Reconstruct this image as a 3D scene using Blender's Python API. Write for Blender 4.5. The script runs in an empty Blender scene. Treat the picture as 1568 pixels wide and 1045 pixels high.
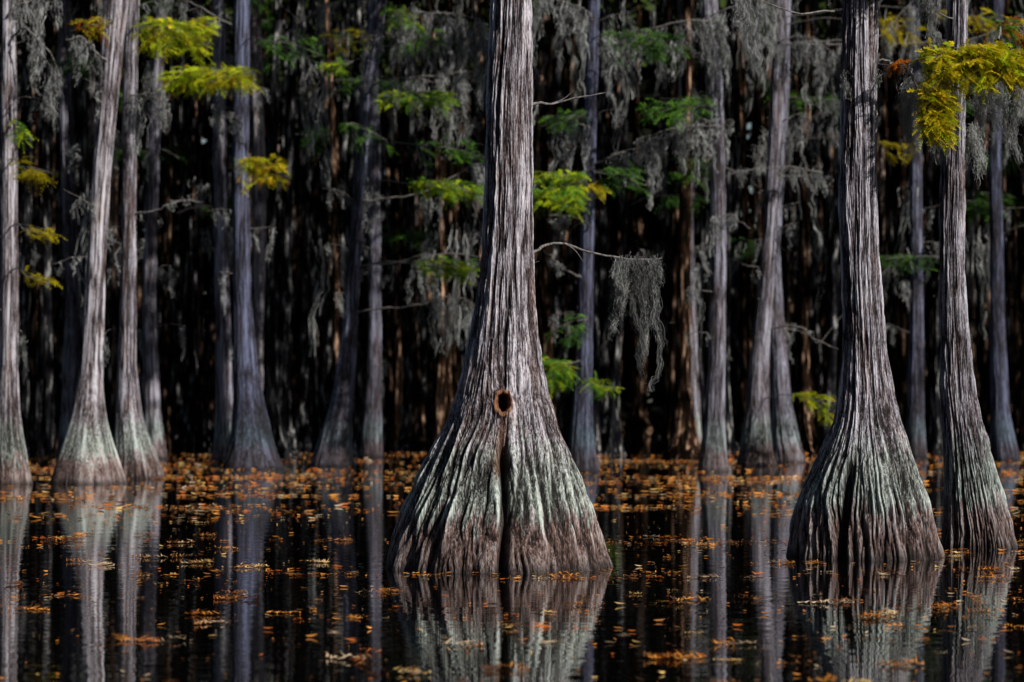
import bpy, math, numpy as np
rng=np.random.default_rng(7)
F=4355.0; CAMH=1.2; HY=614.0
def P(px,py,Y): return np.array([(px-784)*Y/F, Y, CAMH+(HY-py)*Y/F])
scene=bpy.context.scene
# ---------------------------------------------------------------- mesh helpers
def mk(name,verts,faces,attrs=None,mat=None,smooth=False,parent=None,cols=None):
    verts=np.asarray(verts,dtype=np.float32).reshape(-1,3)
    if not isinstance(faces,list): faces=[faces]
    faces=[np.asarray(f,dtype=np.int32) for f in faces if len(f)]
    loops=np.concatenate([f.ravel() for f in faces])
    tot=np.concatenate([np.full(len(f),f.shape[1],dtype=np.int32) for f in faces])
    st=np.concatenate([[0],np.cumsum(tot)[:-1]]).astype(np.int32)
    me=bpy.data.meshes.new(name)
    me.vertices.add(len(verts)); me.vertices.foreach_set("co",verts.ravel())
    me.loops.add(len(loops)); me.loops.foreach_set("vertex_index",loops)
    me.polygons.add(len(tot)); me.polygons.foreach_set("loop_start",st); me.polygons.foreach_set("loop_total",tot)
    me.update(calc_edges=True)
    if smooth: me.polygons.foreach_set("use_smooth",np.ones(len(tot),dtype=bool))
    for k,v in (attrs or {}).items():
        a=me.attributes.new(k,'FLOAT','POINT'); a.data.foreach_set("value",np.asarray(v,dtype=np.float32).ravel())
    if cols is not None:
        a=me.attributes.new("col",'FLOAT_COLOR','POINT')
        c=np.ones((len(verts),4),dtype=np.float32); c[:,:3]=cols
        a.data.foreach_set("color",c.ravel())
    ob=bpy.data.objects.new(name,me); scene.collection.objects.link(ob)
    if mat: me.materials.append(mat)
    if parent: ob.parent=parent
    return ob
def empty(name):
    e=bpy.data.objects.new(name,None); scene.collection.objects.link(e); return e
_tab={}
def vn(u,v,nu,seed):
    """value noise periodic in u (0..1), free in v"""
    k=(nu,seed)
    if k not in _tab: _tab[k]=np.random.default_rng(seed*1000+nu).random((nu,256))
    T=_tab[k]
    x=(u%1.0)*nu; y=v+40.0
    xi=np.floor(x).astype(int); yi=np.floor(y).astype(int)
    fx=x-xi; fy=y-yi; fx=fx*fx*(3-2*fx); fy=fy*fy*(3-2*fy)
    a=T[xi%nu,yi%256]; b=T[(xi+1)%nu,yi%256]; c=T[xi%nu,(yi+1)%256]; d=T[(xi+1)%nu,(yi+1)%256]
    return (a*(1-fx)+b*fx)*(1-fy)+(c*(1-fx)+d*fx)*fy
def billow(u,v,nu,seed): return np.abs(2*vn(u,v,nu,seed)-1)
def smooth1(a,n):
    k=np.hanning(n+2)[1:-1]; k/=k.sum()
    p=np.concatenate([2*a[0]-a[1:n//2+1][::-1],a,2*a[-1]-a[-n//2:-1][::-1]])
    r=np.convolve(p,k,'same'); return r[n//2:n//2+len(a)]
def sst(a,b,x):
    t=np.clip((x-a)/(b-a),0,1); return t*t*(3-2*t)
# ---------------------------------------------------------------- materials
class NT:
    def __init__(s,name):
        s.m=bpy.data.materials.new(name); s.m.use_nodes=True; s.t=s.m.node_tree; s.t.nodes.clear()
        s.out=s.n('ShaderNodeOutputMaterial')
    def n(s,ty,**kw):
        x=s.t.nodes.new(ty)
        for k,v in kw.items(): setattr(x,k,v)
        return x
    def l(s,a,b): s.t.links.new(a,b)
    def attr(s,name): return s.n('ShaderNodeAttribute',attribute_name=name)
    def math(s,op,a,b=None,clamp=False):
        x=s.n('ShaderNodeMath',operation=op,use_clamp=clamp)
        for i,v in enumerate((a,b)):
            if v is None: continue
            if isinstance(v,(int,float)): x.inputs[i].default_value=v
            else: s.l(v,x.inputs[i])
        return x.outputs[0]
    def mix(s,f,a,b,bt='MIX'):
        x=s.n('ShaderNodeMix',data_type='RGBA',blend_type=bt)
        for i,v in ((0,f),(6,a),(7,b)):
            if isinstance(v,(int,float)): x.inputs[i].default_value=v
            elif isinstance(v,tuple): x.inputs[i].default_value=(*v,1)
            else: s.l(v,x.inputs[i])
        return x.outputs[2]
    def ramp(s,f,stops,interp='LINEAR'):
        r=s.n('ShaderNodeValToRGB'); cr=r.color_ramp; cr.interpolation=interp
        while len(cr.elements)<len(stops): cr.elements.new(0.5)
        for e,(p,c) in zip(cr.elements,stops):
            e.position=p; e.color=(c,c,c,1) if isinstance(c,(int,float)) else (*c,1)
        s.l(f,r.inputs[0]); return r.outputs[0]
    def noise(s,vec,scale,detail=3,rough=0.55):
        x=s.n('ShaderNodeTexNoise'); x.inputs['Scale'].default_value=scale
        x.inputs['Detail'].default_value=detail; x.inputs['Roughness'].default_value=rough
        s.l(vec,x.inputs['Vector']); return x.outputs['Fac']
    def mapv(s,vec,sc):
        x=s.n('ShaderNodeMapping'); x.inputs['Scale'].default_value=sc; s.l(vec,x.inputs['Vector']); return x.outputs[0]
def bark_material(name):
    N=NT(name); geo=N.n('ShaderNodeNewGeometry').outputs['Position']
    ridge=N.attr('ridge').outputs['Fac']
    fib=N.noise(N.mapv(geo,(65,65,4)),1.0,3,0.68)
    fine=N.noise(N.mapv(geo,(110,110,35)),1.0,1,0.6)
    patch=N.noise(N.mapv(geo,(9,9,1.5)),1.0,3,0.6)
    v=N.math('ADD',N.math('MULTIPLY',ridge,0.95),N.math('MULTIPLY',N.math('SUBTRACT',fib,0.5),1.25))
    v=N.math('ADD',v,N.math('MULTIPLY',N.math('SUBTRACT',fine,0.5),0.5))
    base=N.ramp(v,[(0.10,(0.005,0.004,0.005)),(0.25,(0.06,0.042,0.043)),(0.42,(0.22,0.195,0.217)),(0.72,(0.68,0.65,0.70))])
    brown=N.ramp(v,[(0.10,(0.008,0.004,0.003)),(0.25,(0.095,0.048,0.035)),(0.44,(0.25,0.175,0.155)),(0.76,(0.60,0.51,0.48))])
    green=N.ramp(v,[(0.10,(0.006,0.007,0.006)),(0.25,(0.045,0.05,0.042)),(0.42,(0.205,0.245,0.205)),(0.72,(0.61,0.69,0.60))])
    pm=N.ramp(patch,[(0.5,0.0),(0.66,0.6)])
    c=N.mix(pm,base,brown)
    z=N.n('ShaderNodeSeparateXYZ'); N.l(geo,z.inputs[0]); z=z.outputs[2]
    wob=N.noise(N.mapv(geo,(22,22,3)),1.0,2,0.6)
    zz=N.math('ADD',z,N.math('MULTIPLY',N.math('SUBTRACT',wob,0.5),0.9))
    gm=N.ramp(N.math('DIVIDE',zz,2.0),[(0.15,0.0),(0.21,0.85),(0.34,0.75),(0.52,0.0)])
    c=N.mix(gm,c,green)
    bm=N.ramp(N.math('DIVIDE',zz,2.0),[(0.125,0.95),(0.215,0.0)])
    c=N.mix(bm,c,brown)
    wet=N.ramp(z,[(0.015,0.2),(0.08,0.62),(0.33,1.0)])
    c=N.mix(1.0,c,wet,'MULTIPLY')
    c=N.mix(N.attr('shade_tint').outputs['Fac'],c,N.mix(1.0,c,(0.25,0.30,0.45),'MULTIPLY'))  # per-tree bluish shade painted into the bark colour
    sc=N.attr('scar').outputs['Fac']
    scol=N.ramp(fib,[(0.3,(0.05,0.018,0.008)),(0.7,(0.46,0.19,0.07))])
    c=N.mix(sc,c,scol)
    bs=N.n('ShaderNodeBsdfPrincipled'); N.l(c,bs.inputs['Base Color']); bs.inputs['Roughness'].default_value=0.75
    bs.inputs['Specular IOR Level'].default_value=0.3
    bp=N.n('ShaderNodeBump'); bp.inputs['Strength'].default_value=1.0; bp.inputs['Distance'].default_value=0.025
    N.l(fib,bp.inputs['Height']); N.l(bp.outputs[0],bs.inputs['Normal'])
    N.l(bs.outputs[0],N.out.inputs[0]); return N.m
BARK=bark_material("cypress_bark")
def col_material(name,transl=0.35,gain=1.0):
    N=NT(name)
    c=N.attr('col').outputs['Color']
    d=N.n('ShaderNodeBsdfDiffuse'); N.l(c,d.inputs[0])
    if transl<=0: N.l(d.outputs[0],N.out.inputs[0]); return N.m
    t=N.n('ShaderNodeBsdfTranslucent'); N.l(c,t.inputs[0])
    m=N.n('ShaderNodeMixShader'); m.inputs[0].default_value=transl
    N.l(d.outputs[0],m.inputs[1]); N.l(t.outputs[0],m.inputs[2]); N.l(m.outputs[0],N.out.inputs[0]); return N.m
LEAF=col_material("cypress_foliage",0.45); MOSS=col_material("spanish_moss_fibre",0.3)
LITTER=col_material("fallen_leaf",0.0); CANOPY=col_material("canopy_foliage",0.0)
def twig_material():
    N=NT("twig_bark"); geo=N.n('ShaderNodeNewGeometry').outputs['Position']
    n=N.noise(N.mapv(geo,(40,40,40)),1.0,2)
    c=N.ramp(n,[(0.3,(0.05,0.043,0.04)),(0.7,(0.26,0.24,0.23))])
    d=N.n('ShaderNodeBsdfDiffuse'); N.l(c,d.inputs[0])
    N.l(d.outputs[0],N.out.inputs[0]); return N.m
TWIG=twig_material()
# ---------------------------------------------------------------- trunk
def trunk_mesh(name,prof,Y,H,nth,dz,seed,parent,hero=False,features=None,yl=0.0,shade_tint=0.0):
    pr=np.array(sorted(prof,key=lambda p:-p[0]),dtype=float)
    s=Y/F
    z=CAMH+(HY-pr[:,0])*s; z=z-z[0]
    cx=((pr[:,1]+pr[:,2])/2-784)*s; R=(pr[:,2]-pr[:,1])/2*s
    ztopf=z[-1]
    zs=np.concatenate([[-0.35,-0.1],np.arange(0,ztopf+0.25,dz)])
    zc=np.linspace(ztopf+0.25,H,26)[1:]
    zs=np.concatenate([zs,zc])
    slope=(cx[-1]-cx[-2])/(z[-1]-z[-2])
    zi=np.concatenate([[-0.35],z,[ztopf+2,H]])
    Ri=np.concatenate([[R[0]*1.12],R,[R[-1]*0.96,R[-1]*0.3]])
    Ci=np.concatenate([[cx[0]],cx,[cx[-1]+slope*1.2,cx[-1]+slope*1.6]])
    zd=np.linspace(-0.35,H,2400)
    win=max(5,int((0.22 if hero else 0.5)/(H+0.35)*2400)); win+=1-win%2
    Rd=smooth1(np.interp(zd,zi,Ri),win); Cd=smooth1(np.interp(zd,zi,Ci),win)
    Rz=np.interp(zs,zd,Rd)[:,None]; Cz=np.interp(zs,zd,Cd)[:,None]
    th=np.linspace(0,2*np.pi,nth,endpoint=False)[None,:]
    U=np.broadcast_to(th/(2*np.pi),(len(zs),nth)); Z=np.broadcast_to(zs[:,None],U.shape)
    Rt=R[-1]; f=np.clip((Rz/Rt-1.05)/2.6,0,1)
    w=(vn(U,Z*0.7,5,seed)-.5)*0.05+(vn(U,Z*1.8,14,seed+1)-.5)*0.020+ (vn(U,Z*6,40,seed+8)-.5)*(0.005+0.004*f)
    Uw=U+w
    lob=(vn(Uw,Z*0.35,9,seed+2)-.5)*2
    fl=billow(Uw,Z*0.5,30 if hero else 20,seed+3)**0.8
    b1t=billow(Uw,Z*1.5,36,seed+4); b1b=billow(Uw,Z*2.2,96,seed+5)
    b1=b1t*(1-f)+b1b*f; b1=b1**0.7
    if hero:
        b2=billow(Uw+0.004*vn(U,Z*9,90,seed+9),Z*4.5,150,seed+6)**0.8
        b3=vn(Uw,Z*14,300,seed+7)
        b4=billow(Uw,Z*5,70,seed+11)
        disp=Rz*(0.08*f*lob+(0.07*f+0.03)*(fl-.5))+(0.018+0.034*f)*(b1-.5)
        disp=disp+(0.010+0.014*f)*(b2-.45)+0.005*(b3-.5)+0.008*(b4-.4)
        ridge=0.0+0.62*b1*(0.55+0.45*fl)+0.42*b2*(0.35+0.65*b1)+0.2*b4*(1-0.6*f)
    else:
        disp=Rz*(0.10*f*lob+(0.11*f+0.03)*(fl-.5))+(0.016+0.022*f)*(b1-.45)
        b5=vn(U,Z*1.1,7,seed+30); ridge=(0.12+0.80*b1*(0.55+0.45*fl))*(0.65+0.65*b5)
    scar=np.zeros_like(ridge)
    if features:
        for ft in features:
            th0=ft['th']
            da=(th-th0+np.pi)%(2*np.pi)-np.pi
            if ft['type']=='hole':
                ax=da*Rz/ft['a']; az=(Z-ft['z'])/ft['b']; ang=np.arctan2(az,ax)
                d=np.sqrt(ax**2+az**2)*(1+0.04*np.sin(2*ang+1)+0.04*np.sin(5*ang)+0.03*np.sin(9*ang+2))
                damp=1-sst(2.0,1.25,d)*0.75
                disp=disp*damp
                disp=disp-ft['depth']*sst(0.98,0.7,d)+0.016*np.exp(-((d-1.22)/0.24)**2)*(0.5+1.0*vn(U,Z*16,90,77))
                scar=np.maximum(scar,sst(1.6,1.2,d)*(0.65+0.35*b2)); 
                scar=np.where(d<0.84,0.0,scar); ridge=np.where(d<0.92,0.0,ridge)
            else:
                off=(vn(np.zeros_like(U)+0.3,Z*2.5,4,seed+20)-.5)*0.06
                da2=(da*Rz+off)/ft['w']
                env=sst(ft['z0']-0.12,ft['z0']+0.02,Z)*sst(ft['z1']+0.15,ft['z1']-0.1,Z)
                g=np.exp(-da2**2)*env
                disp=disp-ft['depth']*g
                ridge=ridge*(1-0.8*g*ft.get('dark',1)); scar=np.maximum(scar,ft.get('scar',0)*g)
    r=Rz+disp
    X=Cz+r*np.cos(th)+0*Z; Yy=Y+yl*Z+r*np.sin(th)
    V=np.stack([X,Yy,Z],-1)
    nz=len(zs); i=np.arange(nz-1)[:,None]*nth; j=np.arange(nth)[None,:]; j2=(j+1)%nth
    Fc=np.stack([i+j,i+j2,i+nth+j2,i+nth+j],-1).reshape(-1,4)
    mk(name,V,Fc,{'ridge':np.clip(ridge,0,1),'scar':scar,'shade_tint':np.full(ridge.shape,shade_tint)},BARK,True,parent)
    return dict(cx=lambda zz:np.interp(zz,zd,Cd),r=lambda zz:np.interp(zz,zd,Rd),Y=Y,H=H,yl=yl)
# ---------------------------------------------------------------- accumulators
class Acc:
    def __init__(s): s.v=[];s.f=[];s.c=[];s.n=0
    def add(s,v,faces,c=None):
        v=np.asarray(v).reshape(-1,3)
        for f in faces: s.f.append(np.asarray(f)+s.n)
        s.v.append(v); s.n+=len(v)
        if c is not None: s.c.append(np.broadcast_to(c,(len(v),3)))
    def build(s,name,mat,parent=None,smooth=False):
        if not s.v: return None
        fs={}
        for f in s.f: fs.setdefault(f.shape[1],[]).append(f)
        return mk(name,np.concatenate(s.v),[np.concatenate(x) for x in fs.values()],None,mat,smooth,parent,np.concatenate(s.c) if s.c else None)
def spline(pts,n):
    pts=np.asarray(pts,float); 
    d=np.concatenate([[0],np.cumsum(np.linalg.norm(np.diff(pts,axis=0),axis=1))]); t=np.linspace(0,d[-1],n)
    o=np.stack([np.interp(t,d,pts[:,k]) for k in range(3)],1)
    for _ in range(2): o[1:-1]=(o[:-2]+2*o[1:-1]+o[2:])/4
    return o
def tube(acc,pts,r0,r1,n=14,sides=6,wig=0.0):
    p=spline(pts,n)
    if wig: 
        q=np.cumsum(rng.normal(0,wig,p.shape),0); q-=np.linspace(0,1,n)[:,None]*q[-1]; p=p+q
    t=np.gradient(p,axis=0); t/=np.linalg.norm(t,axis=1)[:,None]+1e-9
    up=np.where(np.abs(t[:,2:3])>0.9,np.array([[1,0,0]]),np.array([[0,0,1]]))
    a=np.cross(t,up); a/=np.linalg.norm(a,axis=1)[:,None]; b=np.cross(t,a)
    r=np.linspace(r0,r1,n)[:,None,None]*(1+rng.normal(0,0.08,(n,1,1)))
    th=np.linspace(0,2*np.pi,sides,endpoint=False)[None,:,None]
    V=p[:,None]+r*(np.cos(th)*a[:,None]+np.sin(th)*b[:,None])
    i=np.arange(n-1)[:,None]*sides; j=np.arange(sides)[None,:]; j2=(j+1)%sides
    acc.add(V,[np.stack([i+j,i+j2,i+sides+j2,i+sides+j],-1).reshape(-1,4)])
    return p
def moss(acc,O,L,ns,w=0.004,spread=0.08,seg=11,tone=0.30):
    """tapering tassels hanging from points O (k,3), lengths L (k)"""
    O=np.asarray(O,float).reshape(-1,3); k=len(O); L=np.broadcast_to(L,(k,))
    idx=np.repeat(np.arange(k),ns); n=len(idx)
    u0=rng.random(n)**1.3*0.8
    st=u0*L[idx]; l=L[idx]*(0.12+0.3*rng.random(n))
    sp=spread*(1-0.75*u0)
    cen=np.cumsum(rng.normal(0,0.016,(k,24,2)),1)*np.sqrt(L)[:,None,None]*1.2
    t=np.linspace(0,1,seg)[None,:]
    dep=np.minimum((st[:,None]+l[:,None]*t)/L[idx][:,None],1.0)
    ci=np.minimum((dep*23).astype(int),23)
    cxy=cen[idx[:,None],ci]
    off=rng.normal(0,1,(n,2))*sp[:,None]
    cur=np.cumsum(rng.normal(0,1,(n,seg,2)),1)*0.22*sp[:,None,None]
    x=O[idx,0:1]+off[:,0:1]+cur[:,:,0]+cxy[:,:,0]; y=O[idx,1:2]+off[:,1:2]+cur[:,:,1]+cxy[:,:,1]
    z=O[idx,2:3]+rng.normal(0,0.02,(n,1))-dep*L[idx][:,None]+rng.normal(0,0.008,(n,seg))
    ang=rng.random((n,1))*np.pi+np.cumsum(rng.normal(0,0.5,(n,seg)),1)
    ww=w*(0.6+0.8*rng.random((n,1)))*(1-0.7*t**2)
    dx=np.cos(ang)*ww; dy=np.sin(ang)*ww; dz=rng.normal(0,0.5,(n,seg))*ww
    A=np.stack([x-dx,y-dy,z-dz],-1); B=np.stack([x+dx,y+dy,z+dz],-1)
    V=np.stack([A,B],2)
    base=(np.arange(n)*seg*2)[:,None]+np.arange(seg-1)[None,:]*2
    Fc=np.stack([base,base+1,base+3,base+2],-1).reshape(-1,4)
    kt=(0.5+0.9*rng.random(k))[idx]
    g=tone*(kt*(0.75+0.5*rng.random(n)))[:,None,None,None]
    C=np.broadcast_to(g*np.array([0.98,1.0,0.97]),(n,seg,2,3)).reshape(-1,3)
    acc.add(V,[Fc],C)
def fronds(acc,Pb,D,L,ll,col,m=9,wf=0.2):
    n=len(Pb); D=D/(np.linalg.norm(D,axis=1)[:,None]+1e-9)
    nrm=rng.normal(0,0.6,(n,3))+np.array([0.1,-0.35,1.0]); S=np.cross(D,nrm); S/=np.linalg.norm(S,axis=1)[:,None]+1e-9
    t=np.linspace(0.06,1,m)[None,:,None]; L=np.broadcast_to(L,(n,))[:,None,None]
    droop=np.array([0,0,-1.0])*(t**2)*L*0.3
    p=Pb[:,None]+D[:,None]*L*t+droop
    Vs=[]
    for sg in (1,-1):
        ln=ll*(0.55+0.6*np.sin(np.pi*np.clip(t*0.85+0.1,0,1)))*(0.8+0.4*rng.random((n,m,1)))
        tip=p+(S[:,None]*sg*0.8+D[:,None]*0.6+rng.normal(0,0.16,(n,m,3)))*ln+np.array([0,0,-0.2])*ln
        w=ll*wf
        Vs.append(np.stack([p-D[:,None]*w*0.5,p+D[:,None]*w*0.5,(p+tip)/2+D[:,None]*w,tip,(p+tip)/2-D[:,None]*w],2))
    V=np.stack(Vs,1).reshape(-1,5,3); q=np.arange(len(V))[:,None]*5
    Fc=q+np.array([[0,1,2,3,4]])
    C=np.repeat(col,2*m*5,axis=0)
    acc.add(V,[Fc],C)
YG=np.array([0.46,0.56,0.02]); GR=np.array([0.15,0.34,0.04]); YE=np.array([0.76,0.62,0.025]); OR=np.array([0.65,0.20,0.02]); DG=np.array([0.05,0.12,0.03])
def spray(tacc,facc,A,C,w,h,nf,pal,size=0.13,ll=0.028,m=8,depth=None):
    """branch from A to spray centre C, with layered twigs carrying feathery fronds"""
    A=np.asarray(A,float);C=np.asarray(C,float)
    depth=depth or w*0.6
    dirx=np.sign(C[0]-A[0]) or 1
    E=C+np.array([dirx*w*0.45,0,-h*0.15])
    S0=C-np.array([dirx*w*0.5,0,-h*0.2])
    main=tube(tacc,[A,(A+S0)/2+np.array([0,0,0.06*np.linalg.norm(S0-A)]),S0,C+np.array([0,0,h*0.15]),E],0.012,0.003,16,5,0.006)
    ntw=max(6,nf//9)
    bi=main[6:]; Pb=[];D=[]
    for i in range(ntw):
        b=bi[rng.integers(0,len(bi))]
        tgt=C+np.array([rng.uniform(-.5,.5)*w,rng.uniform(-.5,.5)*depth,np.round(rng.uniform(-.5,.5)*3)/3*h*0.9+rng.normal(0,0.08)*h])
        e=tgt; mid=(b+e)/2+np.array([0,0,0.05*np.linalg.norm(e-b)])
        tw=tube(tacc,[b,mid,e],0.003,0.0012,7,3)
        nn=max(3,nf//ntw)
        for q in range(nn):
            ti=rng.uniform(0.25,1)*6; i0=int(min(ti,5)); pp=tw[i0]+(tw[i0+1]-tw[i0])*(ti-i0)
            d=(e-b)/(np.linalg.norm(e-b)+1e-6)*0.5+np.array([rng.normal(0,.7)+0.25*dirx,rng.normal(0,.7),rng.normal(-0.12,0.22)])
            Pb.append(pp);D.append(d)
    Pb=np.array(Pb);D=np.array(D);n=len(Pb)
    cols=np.array([pal[i][0] for i in rng.choice(len(pal),n,p=np.array([q[1] for q in pal])/sum(q[1] for q in pal))])
    cols=cols*(0.5+0.7*rng.random((n,1)))
    fronds(facc,Pb,D,size*(0.6+0.7*rng.random(n)),ll,cols,m)
# ---------------------------------------------------------------- shared crown
cl=Acc(); cb=Acc()
for i in range(24):
    a=rng.random()*6.28; z0=rng.uniform(0,0.85); ln=(1-0.6*z0)*rng.uniform(0.7,1.1)
    e=np.array([math.cos(a)*ln*0.5,math.sin(a)*ln*0.5,z0+rng.uniform(0,0.12)])
    tube(cb,[[0,0,z0],e*[0.5,0.5,1]+[0,0,0.01],e],0.012,0.003,6,4)
    for k in range(7):
        t=rng.uniform(0.3,1.05); c=np.array([0,0,z0])*(1-t)+e*t+rng.normal(0,0.035,3)
        n=24; q=c+rng.normal(0,1,(n,3))*[0.07,0.07,0.022]
        a1=rng.normal(0,1,(n,3))*[1,1,0.5]; a1/=np.linalg.norm(a1,axis=1)[:,None]; a2=np.cross(a1,rng.normal(0,1,(n,3))); a2/=np.linalg.norm(a2,axis=1)[:,None]
        s=0.028*(0.5+rng.random((n,1)))
        V=np.stack([q-a1*s,q+a2*s*.4,q+a1*s,q-a2*s*.4],1)
        cl.add(V,[np.arange(n*4).reshape(n,4)],np.array([0.07,0.11,0.02])*(0.6+0.8*rng.random()))
crownL=cl.build("crown_foliage",CANOPY); crownB=cb.build("crown_limbs",TWIG)
first=[True]
def add_crown(tr,parent,z0,wid):
    H=tr['H']; x=float(tr['cx'](H-1)); y=tr['Y']+tr['yl']*H
    for src,nm in ((crownL,"crown_foliage"),(crownB,"crown_limbs")):
        o=src if first[0] else bpy.data.objects.new(nm,src.data)
        if not first[0]: scene.collection.objects.link(o)
        o.parent=parent; o.location=(x,y,z0); o.scale=(wid,wid,(H-z0)*1.05); o.rotation_euler=(0,0,rng.random()*6.28)
    first[0]=False
# ---------------------------------------------------------------- hero trees
def tree(prof,base,H,nth,dz,seed,hero=False,features=None,crown=(9.5,5),yl=0.0,shade_tint=0.0):
    Y=F*CAMH/(base-HY)
    e=empty("bald_cypress_tree")
    tr=trunk_mesh("trunk",[(base,)+tuple(prof[0][1:])]+list(prof[1:]),Y,H,nth,dz,seed,e,hero,features,yl,shade_tint)
    add_crown(tr,e,crown[0],crown[1])
    tr['e']=e; tr['tw']=Acc(); tr['fo']=Acc(); tr['mo']=Acc(); return tr
def finish(tr):
    tr['tw'].build("branches",TWIG,tr['e'],True); tr['fo'].build("foliage",LEAF,tr['e']); tr['mo'].build("spanish_moss",MOSS,tr['e'])
D270=-math.pi/2
main_prof=[(868,582,932),(850,586,928),(800,603,914),(750,627,896),(700,653,878),(650,684,856),(600,702,840),(550,714,830),(500,724,823),(450,731,818),(400,737,816),(300,743,815),(200,746,814),(100,749,814),(0,753,814),(-60,754,815)]
feat=[dict(type='groove',th=D270+0.10,w=0.032,z0=-0.5,z1=0.80,depth=0.14,scar=0.0,dark=1.1),
      dict(type='groove',th=D270+0.04,w=0.045,z0=0.72,z1=1.05,depth=0.030,scar=0.3,dark=0.45),
      dict(type='groove',th=D270+0.02,w=0.014,z0=1.32,z1=2.0,depth=0.03,scar=0.0),
      dict(type='hole',th=D270+0.0,z=1.185,a=0.052,b=0.068,depth=0.22)]
M=tree(main_prof,868,15,680,0.0075,11,True,feat,(10,4))
Yb=21.6
tube(M['tw'],[P(805,395,20.95),P(840,374,Yb),P(862,372,Yb),P(905,388,Yb+.1),P(960,397,Yb+.2),P(1012,396,Yb+.3)],0.014,0.006,26,6,0.003)
tube(M['tw'],[P(862,372,Yb),P(880,380,Yb),P(893,401,Yb)],0.006,0.002,6,5)
tube(M['tw'],[P(812,160,20.9),P(850,158,Yb),P(880,149,Yb),P(932,141,Yb)],0.013,0.005,18,6,0.003)
tube(M['tw'],[P(845,158,Yb),P(865,152,Yb),P(880,136,Yb)],0.006,0.002,6,5)
pts=np.array([P(rng.uniform(930,1006),396,Yb+.15) for _ in range(18)]); moss(M['mo'],pts,rng.uniform(0.1,0.45,18),70,0.0018,0.020,9,0.24)
pts=np.array([P(x,398,Yb+.15) for x in (955,968,978,984,972)]); moss(M['mo'],pts,np.array([.6,.8,1.0,.9,.7]),120,0.0018,0.022,9,0.24)
tube(M['tw'],[P(815,408,20.8),P(818,402,20.7),P(826,400,20.7)],0.004,0.002,6,4)
finish(M)
r1=[(852,1216,1436),(800,1221,1427),(750,1233,1414),(700,1253,1398),(650,1274,1382),(600,1286,1369),(550,1290,1360),(500,1291,1354),(400,1289,1346),(300,1286,1342),(200,1289,1344),(100,1290,1344),(0,1291,1346),(-60,1292,1346)]
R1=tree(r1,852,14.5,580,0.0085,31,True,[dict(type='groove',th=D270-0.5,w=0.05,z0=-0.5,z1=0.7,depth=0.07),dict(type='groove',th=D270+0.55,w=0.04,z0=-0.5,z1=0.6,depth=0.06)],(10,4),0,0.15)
r2=[(838,1442,1553),(800,1444,1545),(750,1446,1530),(700,1445,1517),(650,1443,1505),(600,1440,1492),(500,1440,1482),(400,1440,1476),(300,1440,1478),(200,1445,1478),(100,1450,1481),(0,1453,1483),(-60,1454,1484)]
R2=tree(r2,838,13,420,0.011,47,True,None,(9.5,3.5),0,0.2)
pal=[(YE,5),(YG,2.5),(OR,0.15)]
YR=21.6
tube(R1['tw'],[P(1340,98,22.3),P(1375,100,YR),P(1400,108,YR)],0.008,0.004,8,5,0.002)
spray(R1['tw'],R1['fo'],P(1395,100,YR),P(1496,98,YR),0.88,0.36,1300,pal,0.115,0.024,11,0.3)
spray(R1['tw'],R1['fo'],P(1400,105,YR),P(1434,172,YR),0.20,0.48,420,pal,0.115,0.024,11)
spray(R1['tw'],R1['fo'],P(1345,96,YR),P(1378,98,YR),0.10,0.08,40,[(OR,1)],0.07,0.018,9)
spray(R1['tw'],R1['fo'],P(1530,60,YR),P(1555,45,YR+.3),0.25,0.25,110,[(GR,2),(OR,1)],0.10,0.022,10)
pts=np.array([P(rng.uniform(1385,1580),rng.uniform(110,165),YR+.25+rng.uniform(.0,.3)) for _ in range(54)])
moss(R1['mo'],pts,rng.uniform(0.15,0.55,54),70,0.0014,0.024,9,0.34)
pts=np.array([P(1492+rng.normal(0,5),190,YR) for _ in range(4)]); moss(R1['mo'],pts,rng.uniform(0.3,0.55,4),90,0.0014,0.018,9,0.36)
pts=np.array([P(1318+rng.normal(0,14),rng.uniform(85,140),21.85) for _ in range(7)]); moss(R1['mo'],pts,rng.uniform(0.1,0.28,7),50,0.0013,0.015,8,0.38)
tube(R1['tw'],[P(1290,20,22.2),P(1262,12,21.5),P(1225,22,21.2),P(1140,-10,21)],0.010,0.004,16,5,0.004)
pts=np.array([P(1145+rng.normal(0,9),-10,21) for _ in range(6)]); moss(R1['mo'],pts,rng.uniform(0.3,0.62,6),60,0.0015,0.02,9,0.28)
for k in range(4):   # added boughs above the frame, placed to shade the trunk top
    c=np.array([float(R1['cx'](4))+rng.uniform(.55,.95),22.3-rng.uniform(0.8,1.1),rng.uniform(4.75,5.3)])
    spray(R1['tw'],R1['fo'],[float(R1['cx'](c[2])),22.3,c[2]-.3],c,rng.uniform(.5,.8),rng.uniform(.2,.4),110,[(GR,2),(YG,1)],0.16,0.045,7)
tube(R2['tw'],[P(1468,30,23.6),P(1440,20,22.5),P(1400,-15,22)],0.010,0.004,12,5,0.004)
pts=np.array([P(rng.uniform(1395,1450),-10,22.3) for _ in range(8)]); moss(R2['mo'],pts,rng.uniform(0.2,0.5,8),50,0.0015,0.02,9,0.28)
pts=np.array([P(rng.uniform(1455,1475),rng.uniform(20,420),23.35) for _ in range(14)]); moss(R2['mo'],pts,rng.uniform(0.1,0.3,14),34,0.0012,0.012,8,0.36)
finish(R1); finish(R2)
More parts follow.
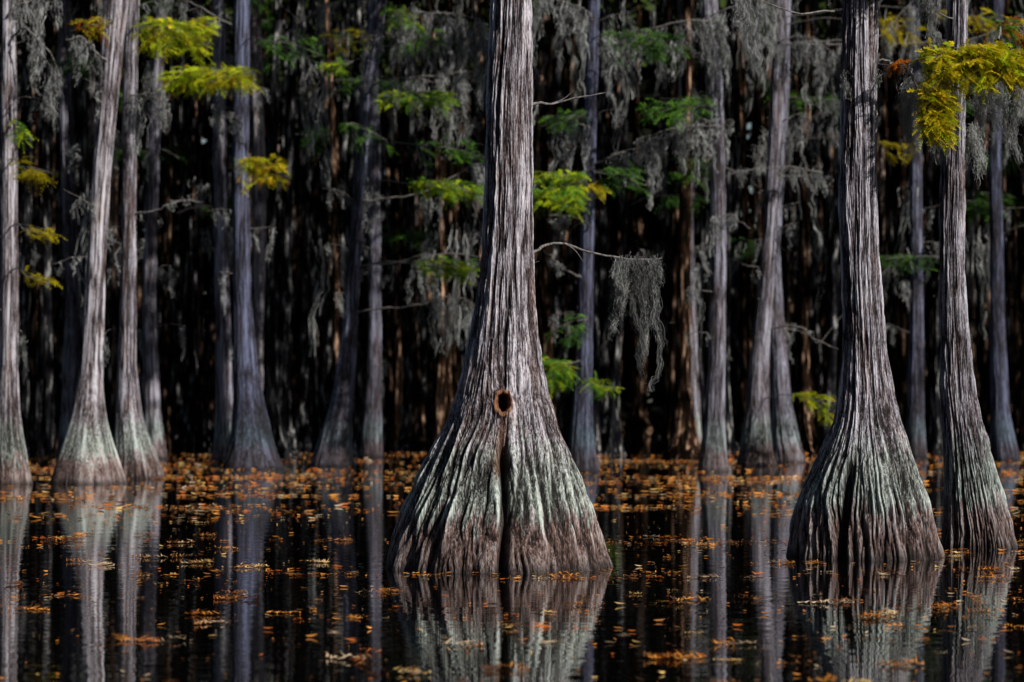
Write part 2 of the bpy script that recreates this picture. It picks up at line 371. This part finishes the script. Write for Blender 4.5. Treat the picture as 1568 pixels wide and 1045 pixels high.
# ---------------------------------------------------------------- mid-distance trees
def sp(base,pts): return [(y,c-w/2,c+w/2) for y,c,w in pts]
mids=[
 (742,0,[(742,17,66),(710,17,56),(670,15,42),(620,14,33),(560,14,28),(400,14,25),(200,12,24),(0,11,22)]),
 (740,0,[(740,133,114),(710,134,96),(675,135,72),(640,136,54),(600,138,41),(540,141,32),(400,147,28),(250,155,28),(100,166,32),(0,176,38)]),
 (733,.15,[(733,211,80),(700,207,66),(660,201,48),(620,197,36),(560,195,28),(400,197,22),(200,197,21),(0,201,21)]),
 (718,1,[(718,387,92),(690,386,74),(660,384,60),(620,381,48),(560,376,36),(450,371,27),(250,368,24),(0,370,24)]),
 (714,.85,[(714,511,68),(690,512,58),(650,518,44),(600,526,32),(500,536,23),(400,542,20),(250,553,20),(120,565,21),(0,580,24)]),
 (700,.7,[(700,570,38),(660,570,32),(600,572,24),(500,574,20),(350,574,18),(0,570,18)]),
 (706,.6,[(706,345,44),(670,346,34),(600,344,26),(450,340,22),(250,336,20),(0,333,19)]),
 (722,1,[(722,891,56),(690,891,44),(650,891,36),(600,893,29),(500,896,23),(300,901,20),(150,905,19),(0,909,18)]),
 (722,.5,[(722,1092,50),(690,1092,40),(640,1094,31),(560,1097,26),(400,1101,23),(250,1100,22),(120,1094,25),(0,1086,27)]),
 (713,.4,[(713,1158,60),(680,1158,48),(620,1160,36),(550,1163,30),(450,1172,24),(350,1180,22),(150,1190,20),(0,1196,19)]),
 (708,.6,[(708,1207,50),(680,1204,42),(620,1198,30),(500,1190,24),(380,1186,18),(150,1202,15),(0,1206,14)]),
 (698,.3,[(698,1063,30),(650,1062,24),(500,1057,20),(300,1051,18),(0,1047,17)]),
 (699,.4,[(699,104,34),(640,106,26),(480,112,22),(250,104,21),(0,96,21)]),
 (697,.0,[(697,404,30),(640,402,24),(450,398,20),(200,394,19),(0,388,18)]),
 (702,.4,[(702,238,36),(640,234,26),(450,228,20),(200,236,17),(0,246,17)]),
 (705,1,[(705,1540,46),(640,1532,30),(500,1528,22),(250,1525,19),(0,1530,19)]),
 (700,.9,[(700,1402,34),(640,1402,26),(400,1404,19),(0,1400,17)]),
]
MT=[]
for i,(b,shade,pts) in enumerate(mids):
    t=tree(sp(b,pts),b,17+rng.uniform(-1,2),110,0.03,60+3*i,False,None,(12.5,4.0),rng.uniform(-0.01,0.02),shade); MT.append(t)
def near(px,py):
    best=None
    for t in MT:
        if t['Y']>53: continue
        z=CAMH+(HY-py)*t['Y']/F; x=float(t['cx'](z)); d=abs(784+x*F/t['Y']-px)
        if best is None or d<best[0]: best=(d,t,np.array([x,t['Y'],z+0.1]))
    return best[1],best[2]
py_=[(YG,4),(YE,1)]; pg=[(GR,3),(YG,2)]; pyy=[(YE,3),(OR,.5),(YG,1)]; pd=[(DG,3),(GR,2)]
pb=[(YG*1.0,3),(GR*1.2,2)]
sprays=[(315,118,140,46,560,[(YG*1.15,5),(YE,1)]),(268,55,120,80,480,py_),(405,262,76,56,240,pyy),(505,103,44,22,70,pg),(640,152,120,36,240,pg),(690,292,110,40,320,pb),(855,293,80,76,420,pb),
 (695,418,90,50,200,pg),(850,570,60,70,220,pg),(922,592,50,28,70,pg),(995,70,120,70,240,pd),(1040,170,120,46,200,[(GR,2),(DG,1)]),(915,300,28,56,50,pyy),(1256,622,50,70,90,py_),
 (55,262,60,36,60,[(YE*.5,1)]),(62,358,48,14,34,[(YE*.6,1)]),(60,428,40,12,26,[(YE*.6,1)]),(130,42,50,30,50,[(YE*.7,2),(OR*.5,1)]),(530,62,90,44,90,[(YE*.35,3),(DG,1)]),(1385,228,60,30,60,[(YE*.6,1)]),(36,206,24,34,30,pg),(650,60,60,50,60,pd),
 (560,205,70,60,60,pd),(700,235,100,50,110,pd),(1385,45,70,60,100,[(YE*.7,1)]),(450,75,90,60,100,pd),(870,500,60,50,60,pd),(860,185,70,50,80,pd),(620,25,56,40,90,pg),(960,275,90,50,90,pd),(1540,35,80,60,100,pyy),(350,120,80,40,170,[(YG,2),(YE,2),(OR,.6)])]
for (px,py,w,h,nf,pl) in sprays:
    t,a=near(px,py); Y=t['Y']-rng.uniform(1.0,2.0); c=P(px,py,Y); s=Y/F
    spray(t['tw'],t['fo'],a,c,w*s,h*s,int(nf*1.2),pl,0.17,0.042,7)
limbs=[(600,10,740,30,.5,1.7,24),(590,120,735,110,.4,1.4,18),(620,400,740,395,.3,1.1,10),(650,470,735,470,.4,1.3,16),(640,300,740,250,.3,1.1,9),
 (910,60,1090,30,.5,1.6,20),(975,215,1095,195,.3,1.2,18),(1100,275,1275,262,.1,.7,14),(1100,180,1040,175,.3,.8,8),(1185,60,1285,90,.4,1.4,14),(1090,20,1190,-10,.5,2.0,18),
 (14,20,100,-10,.3,1.3,8),(200,150,260,130,.3,1.0,8),(100,60,160,90,.3,1.0,6),(330,30,250,-10,.2,.8,6),(565,60,640,0,.3,1.2,12),(540,360,590,330,.1,.5,4),(430,60,530,-5,.2,1.0,8),
 (905,20,830,-10,.4,1.6,13),(840,330,900,345,.1,.5,4),(1095,330,1150,350,.2,.7,7),(690,60,740,50,.5,1.7,12),(250,320,310,310,.1,.3,3),(1215,495,1283,535,.05,.15,2),(1200,180,1280,150,.3,1.1,9),
 (1350,60,1400,0,.4,1.4,8),(1500,60,1568,20,.4,1.4,9),(880,420,830,380,.1,.5,3),(660,150,735,190,.3,1.1,9),(940,240,1000,235,.4,1.2,9),(40,40,90,120,.3,1.0,5),(370,190,330,170,.1,.5,4),(830,180,900,200,.3,1.2,8)]
for (x0,y0,x1,y1,l0,l1,nc) in limbs:
    t,a=near((x0+x1)/2,y0); Y=t['Y']-rng.uniform(0.1,0.7)
    p0=P(x0,y0,Y);p1=P(x1,y1,Y+rng.uniform(-.4,.4))
    if abs(a[0]-p1[0])<abs(a[0]-p0[0]): p0,p1=p1,p0
    a[2]=p0[2]-0.1
    p=tube(t['tw'],[a,p0,(p0+p1)/2+[0,0,rng.uniform(-.05,.2)],p1],0.020,0.007,18,5,0.018)
    dd=np.linalg.norm(p-p0,axis=1); k0=int(min(dd.argmin(),12))
    ii=rng.integers(k0,18,nc); moss(t['mo'],p[ii]+rng.normal(0,0.03,(nc,3)),l0+(l1-l0)*rng.random(nc)**1.8,40,0.0055,0.05,7,0.33)
    if rng.random()<0.6: tube(t['tw'],[p[9],p[12]+[0,0,-.2],p[12]+rng.normal(0,.3,3)],0.010,0.003,8,4,0.01)
for t in MT:
    for k in range(7):
        z=rng.uniform(2.0,9); sgn=rng.choice([-1,1]); x=float(t['cx'](z)); r=float(t['r'](z))
        a=np.array([x+sgn*r*.6,t['Y']-r*.3,z]); L=rng.uniform(0.15,0.6)
        b=a+np.array([sgn*L,rng.uniform(-.3,.3),rng.uniform(-.1,.25)])
        p=tube(t['tw'],[a,(a+b)/2+[0,0,.04],b],0.008,0.003,9,4,0.012)
        moss(t['mo'],p[rng.integers(1,9,2)],rng.uniform(0.15,0.8,2),34,0.0045,0.035,7,0.33)
for t in MT: finish(t)
# ---------------------------------------------------------------- distant forest (one mass)
DF=empty("distant_cypress_forest")
N=800
ys=58+ (rng.random(N)**0.8)*80; xs=(rng.random(N)*2-1)*(0.18*ys*1.25+9)
nt,nzr=10,26
V=[];Tn=[]
zb=np.array([-.2,0,.15,.3,.5,.7,.95,1.2,1.6,2.1,2.8,3.6,4.5,5.5,6.5,7.5,8.5,9.5,11,12.5,14,15.5,17,18.5,20,22.])
th=np.linspace(0,2*np.pi,nt,endpoint=False)
for i in range(N):
    rt=rng.uniform(0.06,0.17); fl=rng.uniform(1.0,2.2); kx=rng.normal(0,.15,2); ln=rng.normal(0,0.018)
    r=rt*(1+fl*np.exp(-zb/0.6)+0.25*np.exp(-zb/3))*(1-zb/30)
    cx=xs[i]+ln*zb+kx[0]*np.sin(zb*.35+kx[1]*9); cy=ys[i]+rng.normal(0,.01)*zb
    rr=r[:,None]*(1+0.16*rng.normal(0,1,(nzr,nt))*0.6+0.12*rng.normal(0,1,(1,nt)))
    V.append(np.stack([cx[:,None]+rr*np.cos(th),cy[:,None]+rr*np.sin(th),np.broadcast_to(zb[:,None],(nzr,nt))],-1))
    Tn.append(np.full(nzr*nt,rng.random()))
V=np.array(V); i=(np.arange(N)*nzr*nt)[:,None,None]+np.arange(nzr-1)[None,:,None]*nt; j=np.arange(nt)[None,None,:]; j2=(j+1)%nt
Fc=np.stack([i+j,i+j2,i+nt+j2,i+nt+j],-1).reshape(-1,4)
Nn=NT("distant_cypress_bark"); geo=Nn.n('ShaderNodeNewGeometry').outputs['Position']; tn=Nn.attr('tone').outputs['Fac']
dapple=Nn.noise(Nn.mapv(geo,(9,9,1.5)),1.0,3,0.62)
c1=Nn.ramp(dapple,[(0.44,(0.004,0.003,0.002)),(0.57,(0.030,0.016,0.010)),(0.69,(0.46,0.29,0.19))])  # near-black to bright steps paint sunlit spots and gloom into the trunk colour
c2=Nn.ramp(dapple,[(0.44,(0.003,0.003,0.004)),(0.57,(0.022,0.022,0.024)),(0.69,(0.36,0.35,0.335))])
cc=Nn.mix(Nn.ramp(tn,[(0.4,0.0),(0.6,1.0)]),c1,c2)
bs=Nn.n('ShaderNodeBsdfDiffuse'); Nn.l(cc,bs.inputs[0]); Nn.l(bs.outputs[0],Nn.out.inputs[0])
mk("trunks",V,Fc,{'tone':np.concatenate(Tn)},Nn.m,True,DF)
def leafmass(acc,q,s,col,flat=0.5):
    n=len(q); a1=rng.normal(0,1,(n,3))*[1,1,flat]; a1/=np.linalg.norm(a1,axis=1)[:,None]; a2=np.cross(a1,rng.normal(0,1,(n,3))*[.5,.5,1]); a2/=np.linalg.norm(a2,axis=1)[:,None]
    s=s*(0.5+rng.random((n,1)))
    V=np.stack([q-a1*s,q-a1*s*.2+a2*s*.6,q+a1*s,q+a1*s*.1-a2*s*.55],1)
    acc.add(V,[np.arange(n*4).reshape(n,4)],np.repeat(col,4,axis=0))
ca=Acc(); nC=3000
cy=55+rng.random(nC)*95; cxx=(rng.random(nC)*2-1)*60; cz=rng.uniform(12.5,21,nC)+ (cy-57)*0.05
per=22; q=np.repeat(np.stack([cxx,cy,cz],1),per,0)+rng.normal(0,1,(nC*per,3))*[1.2,1.2,0.5]
leafmass(ca,q,0.5,np.array([[0.03,0.045,0.012]])*(0.5+rng.random((len(q),1))))
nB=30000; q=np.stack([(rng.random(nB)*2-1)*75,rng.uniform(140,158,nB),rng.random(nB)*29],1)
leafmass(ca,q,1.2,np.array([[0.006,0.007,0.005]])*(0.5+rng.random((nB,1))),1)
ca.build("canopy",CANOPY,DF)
ne=Acc(); nR=12000; a=rng.uniform(math.pi*0.98,math.pi*2.02,nR); rad=rng.uniform(48,56,nR)  # unseen leaf ring added behind the camera to cut low skylight
q=np.stack([np.cos(a)*rad,22+np.sin(a)*rad,rng.random(nR)**1.1*19],1)
leafmass(ne,q,1.2,np.array([[0.03,0.04,0.015]])*(0.5+rng.random((nR,1))),1)
ne.build("sky_blocker_leaves",CANOPY,DF)
dm=Acc(); k=380; yy=rng.uniform(54,84,k); ox=(rng.random(k)*2-1)*(0.18*yy+6)
moss(dm,np.stack([ox,yy,rng.uniform(4.5,14,k)],1),rng.uniform(.5,2.6,k),22,0.012,0.10,6,0.28)
dm.build("spanish_moss",MOSS,DF)
df=Acc(); dt=Acc()
for k in range(45):
    Y=rng.uniform(53,72); c=np.array([(rng.random()*2-1)*(0.18*Y+3),Y,rng.uniform(4,11)])
    spray(dt,df,c+[rng.choice([-1,1])*1.0,0.3,-.1],c,rng.uniform(.6,1.8),rng.uniform(.3,.7),90,[(DG,3),(GR*.6,2)],0.24,0.07,5)
df.build("foliage",LEAF,DF); dt.build("twigs",TWIG,DF)
# ---------------------------------------------------------------- water
W=NT("swamp_water"); geo=W.n('ShaderNodeNewGeometry').outputs['Position']
b=W.n('ShaderNodeBsdfPrincipled'); b.inputs['Base Color'].default_value=(0.002,0.0018,0.0015,1); b.inputs['Roughness'].default_value=0.01; b.inputs['IOR'].default_value=1.333
h=W.math('ADD',W.noise(W.mapv(geo,(1.2,3.0,1)),1.0,1),W.math('MULTIPLY',W.noise(W.mapv(geo,(5,13,1)),1.0,1),0.35))
bp=W.n('ShaderNodeBump'); bp.inputs['Strength'].default_value=1.0; bp.inputs['Distance'].default_value=0.0020
W.l(h,bp.inputs['Height']); W.l(bp.outputs[0],b.inputs['Normal']); W.l(b.outputs[0],W.out.inputs[0])
mk("water",[[-600,-300,0],[600,-300,0],[600,900,0],[-600,900,0]],np.array([[0,1,2,3]]),mat=W.m)
# ---------------------------------------------------------------- floating leaves
def n2(x,y,seed): return vn((x/256.0)%1.0,y,256,seed)
PAL=np.array([[0.66,0.26,0.05],[0.55,0.15,0.03],[0.27,0.11,0.04],[0.64,0.42,0.15],[0.52,0.38,0.24],[0.10,0.05,0.03]]); PW=np.array([.30,.18,.17,.10,.12,.13])
def scatter(n,y0,y1,fn,pw=1.0):
    y=y0+(y1-y0)*rng.random(n)**pw; x=(rng.random(n)*2-1)*(0.18*y*1.1+2.5)
    d=fn(x,y); k=rng.random(n)<d; return x[k],y[k]
def dens(x,y):
    return 0.36*n2(x*0.3+50,y*0.5,5)+0.36*n2(x*0.9,y*2.6,6)+0.28*n2(x*2.5,y*9,7)
FL=Acc()
def litter(x,y,size,tilt,kind='leaf'):
    n=len(x); a=rng.random(n)*2*np.pi; s=size*(0.45+0.9*rng.random(n)**1.5)
    D=np.stack([np.cos(a),np.sin(a),rng.normal(0,tilt,n)],1); S=np.stack([-np.sin(a),np.cos(a),rng.normal(0,tilt,n)],1)
    C=np.stack([x,y,0.004+0.5*s*tilt+0*x],1)
    col=PAL[rng.choice(len(PAL),n,p=PW)]*(0.45+0.75*rng.random((n,1)))
    if kind=='leaf':
        s=s[:,None]*0.5; wd=s*rng.uniform(.15,.35,(n,1)); cu=np.array([0,0,1.0])*s*rng.uniform(0.0,.3,(n,1))
        V=np.stack([C-D*s+cu,C-D*s*.3+S*wd,C+D*s*.45+S*wd*.8,C+D*s+cu,C+D*s*.4-S*wd*.8+cu*.5,C-D*s*.35-S*wd+cu*.3],1)
        V[:,:,2]=np.maximum(V[:,:,2],0.003)
        FL.add(V,[np.arange(n*6).reshape(n,6)[:,[0,1,2,3]],np.arange(n*6).reshape(n,6)[:,[0,3,4,5]]],np.repeat(col,6,axis=0))
    else:
        m=9; t=np.linspace(0.05,1,m)[None,:,None]; bend=rng.normal(0,.25,(n,1,1))
        p=C[:,None]+D[:,None]*s[:,None,None]*(t-.5)+S[:,None]*s[:,None,None]*bend*t*t; p[:,:,2]=0.005+np.abs(rng.normal(0,tilt*0.05,(n,m)))
        for sg in (1,-1):
            ln=s[:,None,None]*0.30*np.sin(np.pi*(t*.8+.15))*(0.7+.6*rng.random((n,m,1)))
            tip=p+(S[:,None]*sg+D[:,None]*.6)*ln; tip[:,:,2]=np.abs(rng.normal(0.006,tilt*0.07,(n,m)))+0.002
            w=s[:,None,None]*0.035
            V=np.stack([p-D[:,None]*w,p+D[:,None]*w,tip],2); 
            FL.add(V,[np.arange(n*m*3).reshape(-1,3)],np.repeat(col,m*3,axis=0))
fall=lambda y:np.clip(0.7+(y-11)/40,0,1)
x,y=scatter(15000,9.5,33,lambda x,y:np.clip((dens(x,y)-.60)*4.5,0.015,.9)*fall(y)); litter(x,y,0.14,0.10,'sprig')
x,y=scatter(150,9.5,26,lambda x,y:1+0*x)
x=np.repeat(x,4)+rng.normal(0,.05,len(x)*4); y=np.repeat(y,4)+rng.normal(0,.07,len(y)*4); litter(x,y,0.17,0.2,'sprig')
x,y=scatter(30000,9.5,33,lambda x,y:np.clip((dens(x,y)-.575)*4.2,0.03,.9)*fall(y)); litter(x,y,0.055,0.10)
x,y=scatter(20000,9.5,33,lambda x,y:np.clip((dens(x,y)-.50)*2.6,0.10,.9)); litter(x,y,0.024,0.12)
x,y=scatter(62000,28,66,lambda x,y:np.clip((dens(x,y)-.53)*4.6,0.015,1)*sst(26,38,y)); litter(x,y,0.11,0.10)
FL.build("floating_leaves",LITTER)
# ---------------------------------------------------------------- light, world, camera
el=math.radians(37); az=math.radians(48)
sd=np.array([math.sin(az)*math.cos(el),-math.cos(az)*math.cos(el),math.sin(el)])
L=bpy.data.lights.new("sun",'SUN'); L.energy=5.0; L.angle=math.radians(0.5); L.color=(1.0,0.955,0.90)
lo=bpy.data.objects.new("sun",L); scene.collection.objects.link(lo)
from mathutils import Vector
lo.rotation_euler=Vector(sd).to_track_quat('Z','Y').to_euler()
w=bpy.data.worlds.new("World"); scene.world=w; w.use_nodes=True; nt_=w.node_tree
bg=nt_.nodes['Background']; bg.inputs[1].default_value=0.05
sk=nt_.nodes.new('ShaderNodeTexSky'); sk.sky_type='NISHITA'; sk.sun_disc=False; sk.sun_elevation=el; sk.sun_rotation=math.atan2(sd[0],sd[1])
nt_.links.new(sk.outputs[0],bg.inputs[0])
cam=bpy.data.cameras.new("camera"); co=bpy.data.objects.new("camera",cam); scene.collection.objects.link(co); scene.camera=co
cam.lens=100; cam.sensor_width=36; cam.clip_end=3000; cam.clip_start=0.1
co.location=(0,0,CAMH); co.rotation_euler=(math.radians(90)+math.atan((HY-522.5)/F),0,0)
cam.dof.use_dof=True; cam.dof.focus_distance=21.0; cam.dof.aperture_fstop=2.8
scene.view_settings.view_transform='Standard'; scene.view_settings.look='None'; scene.view_settings.exposure=0
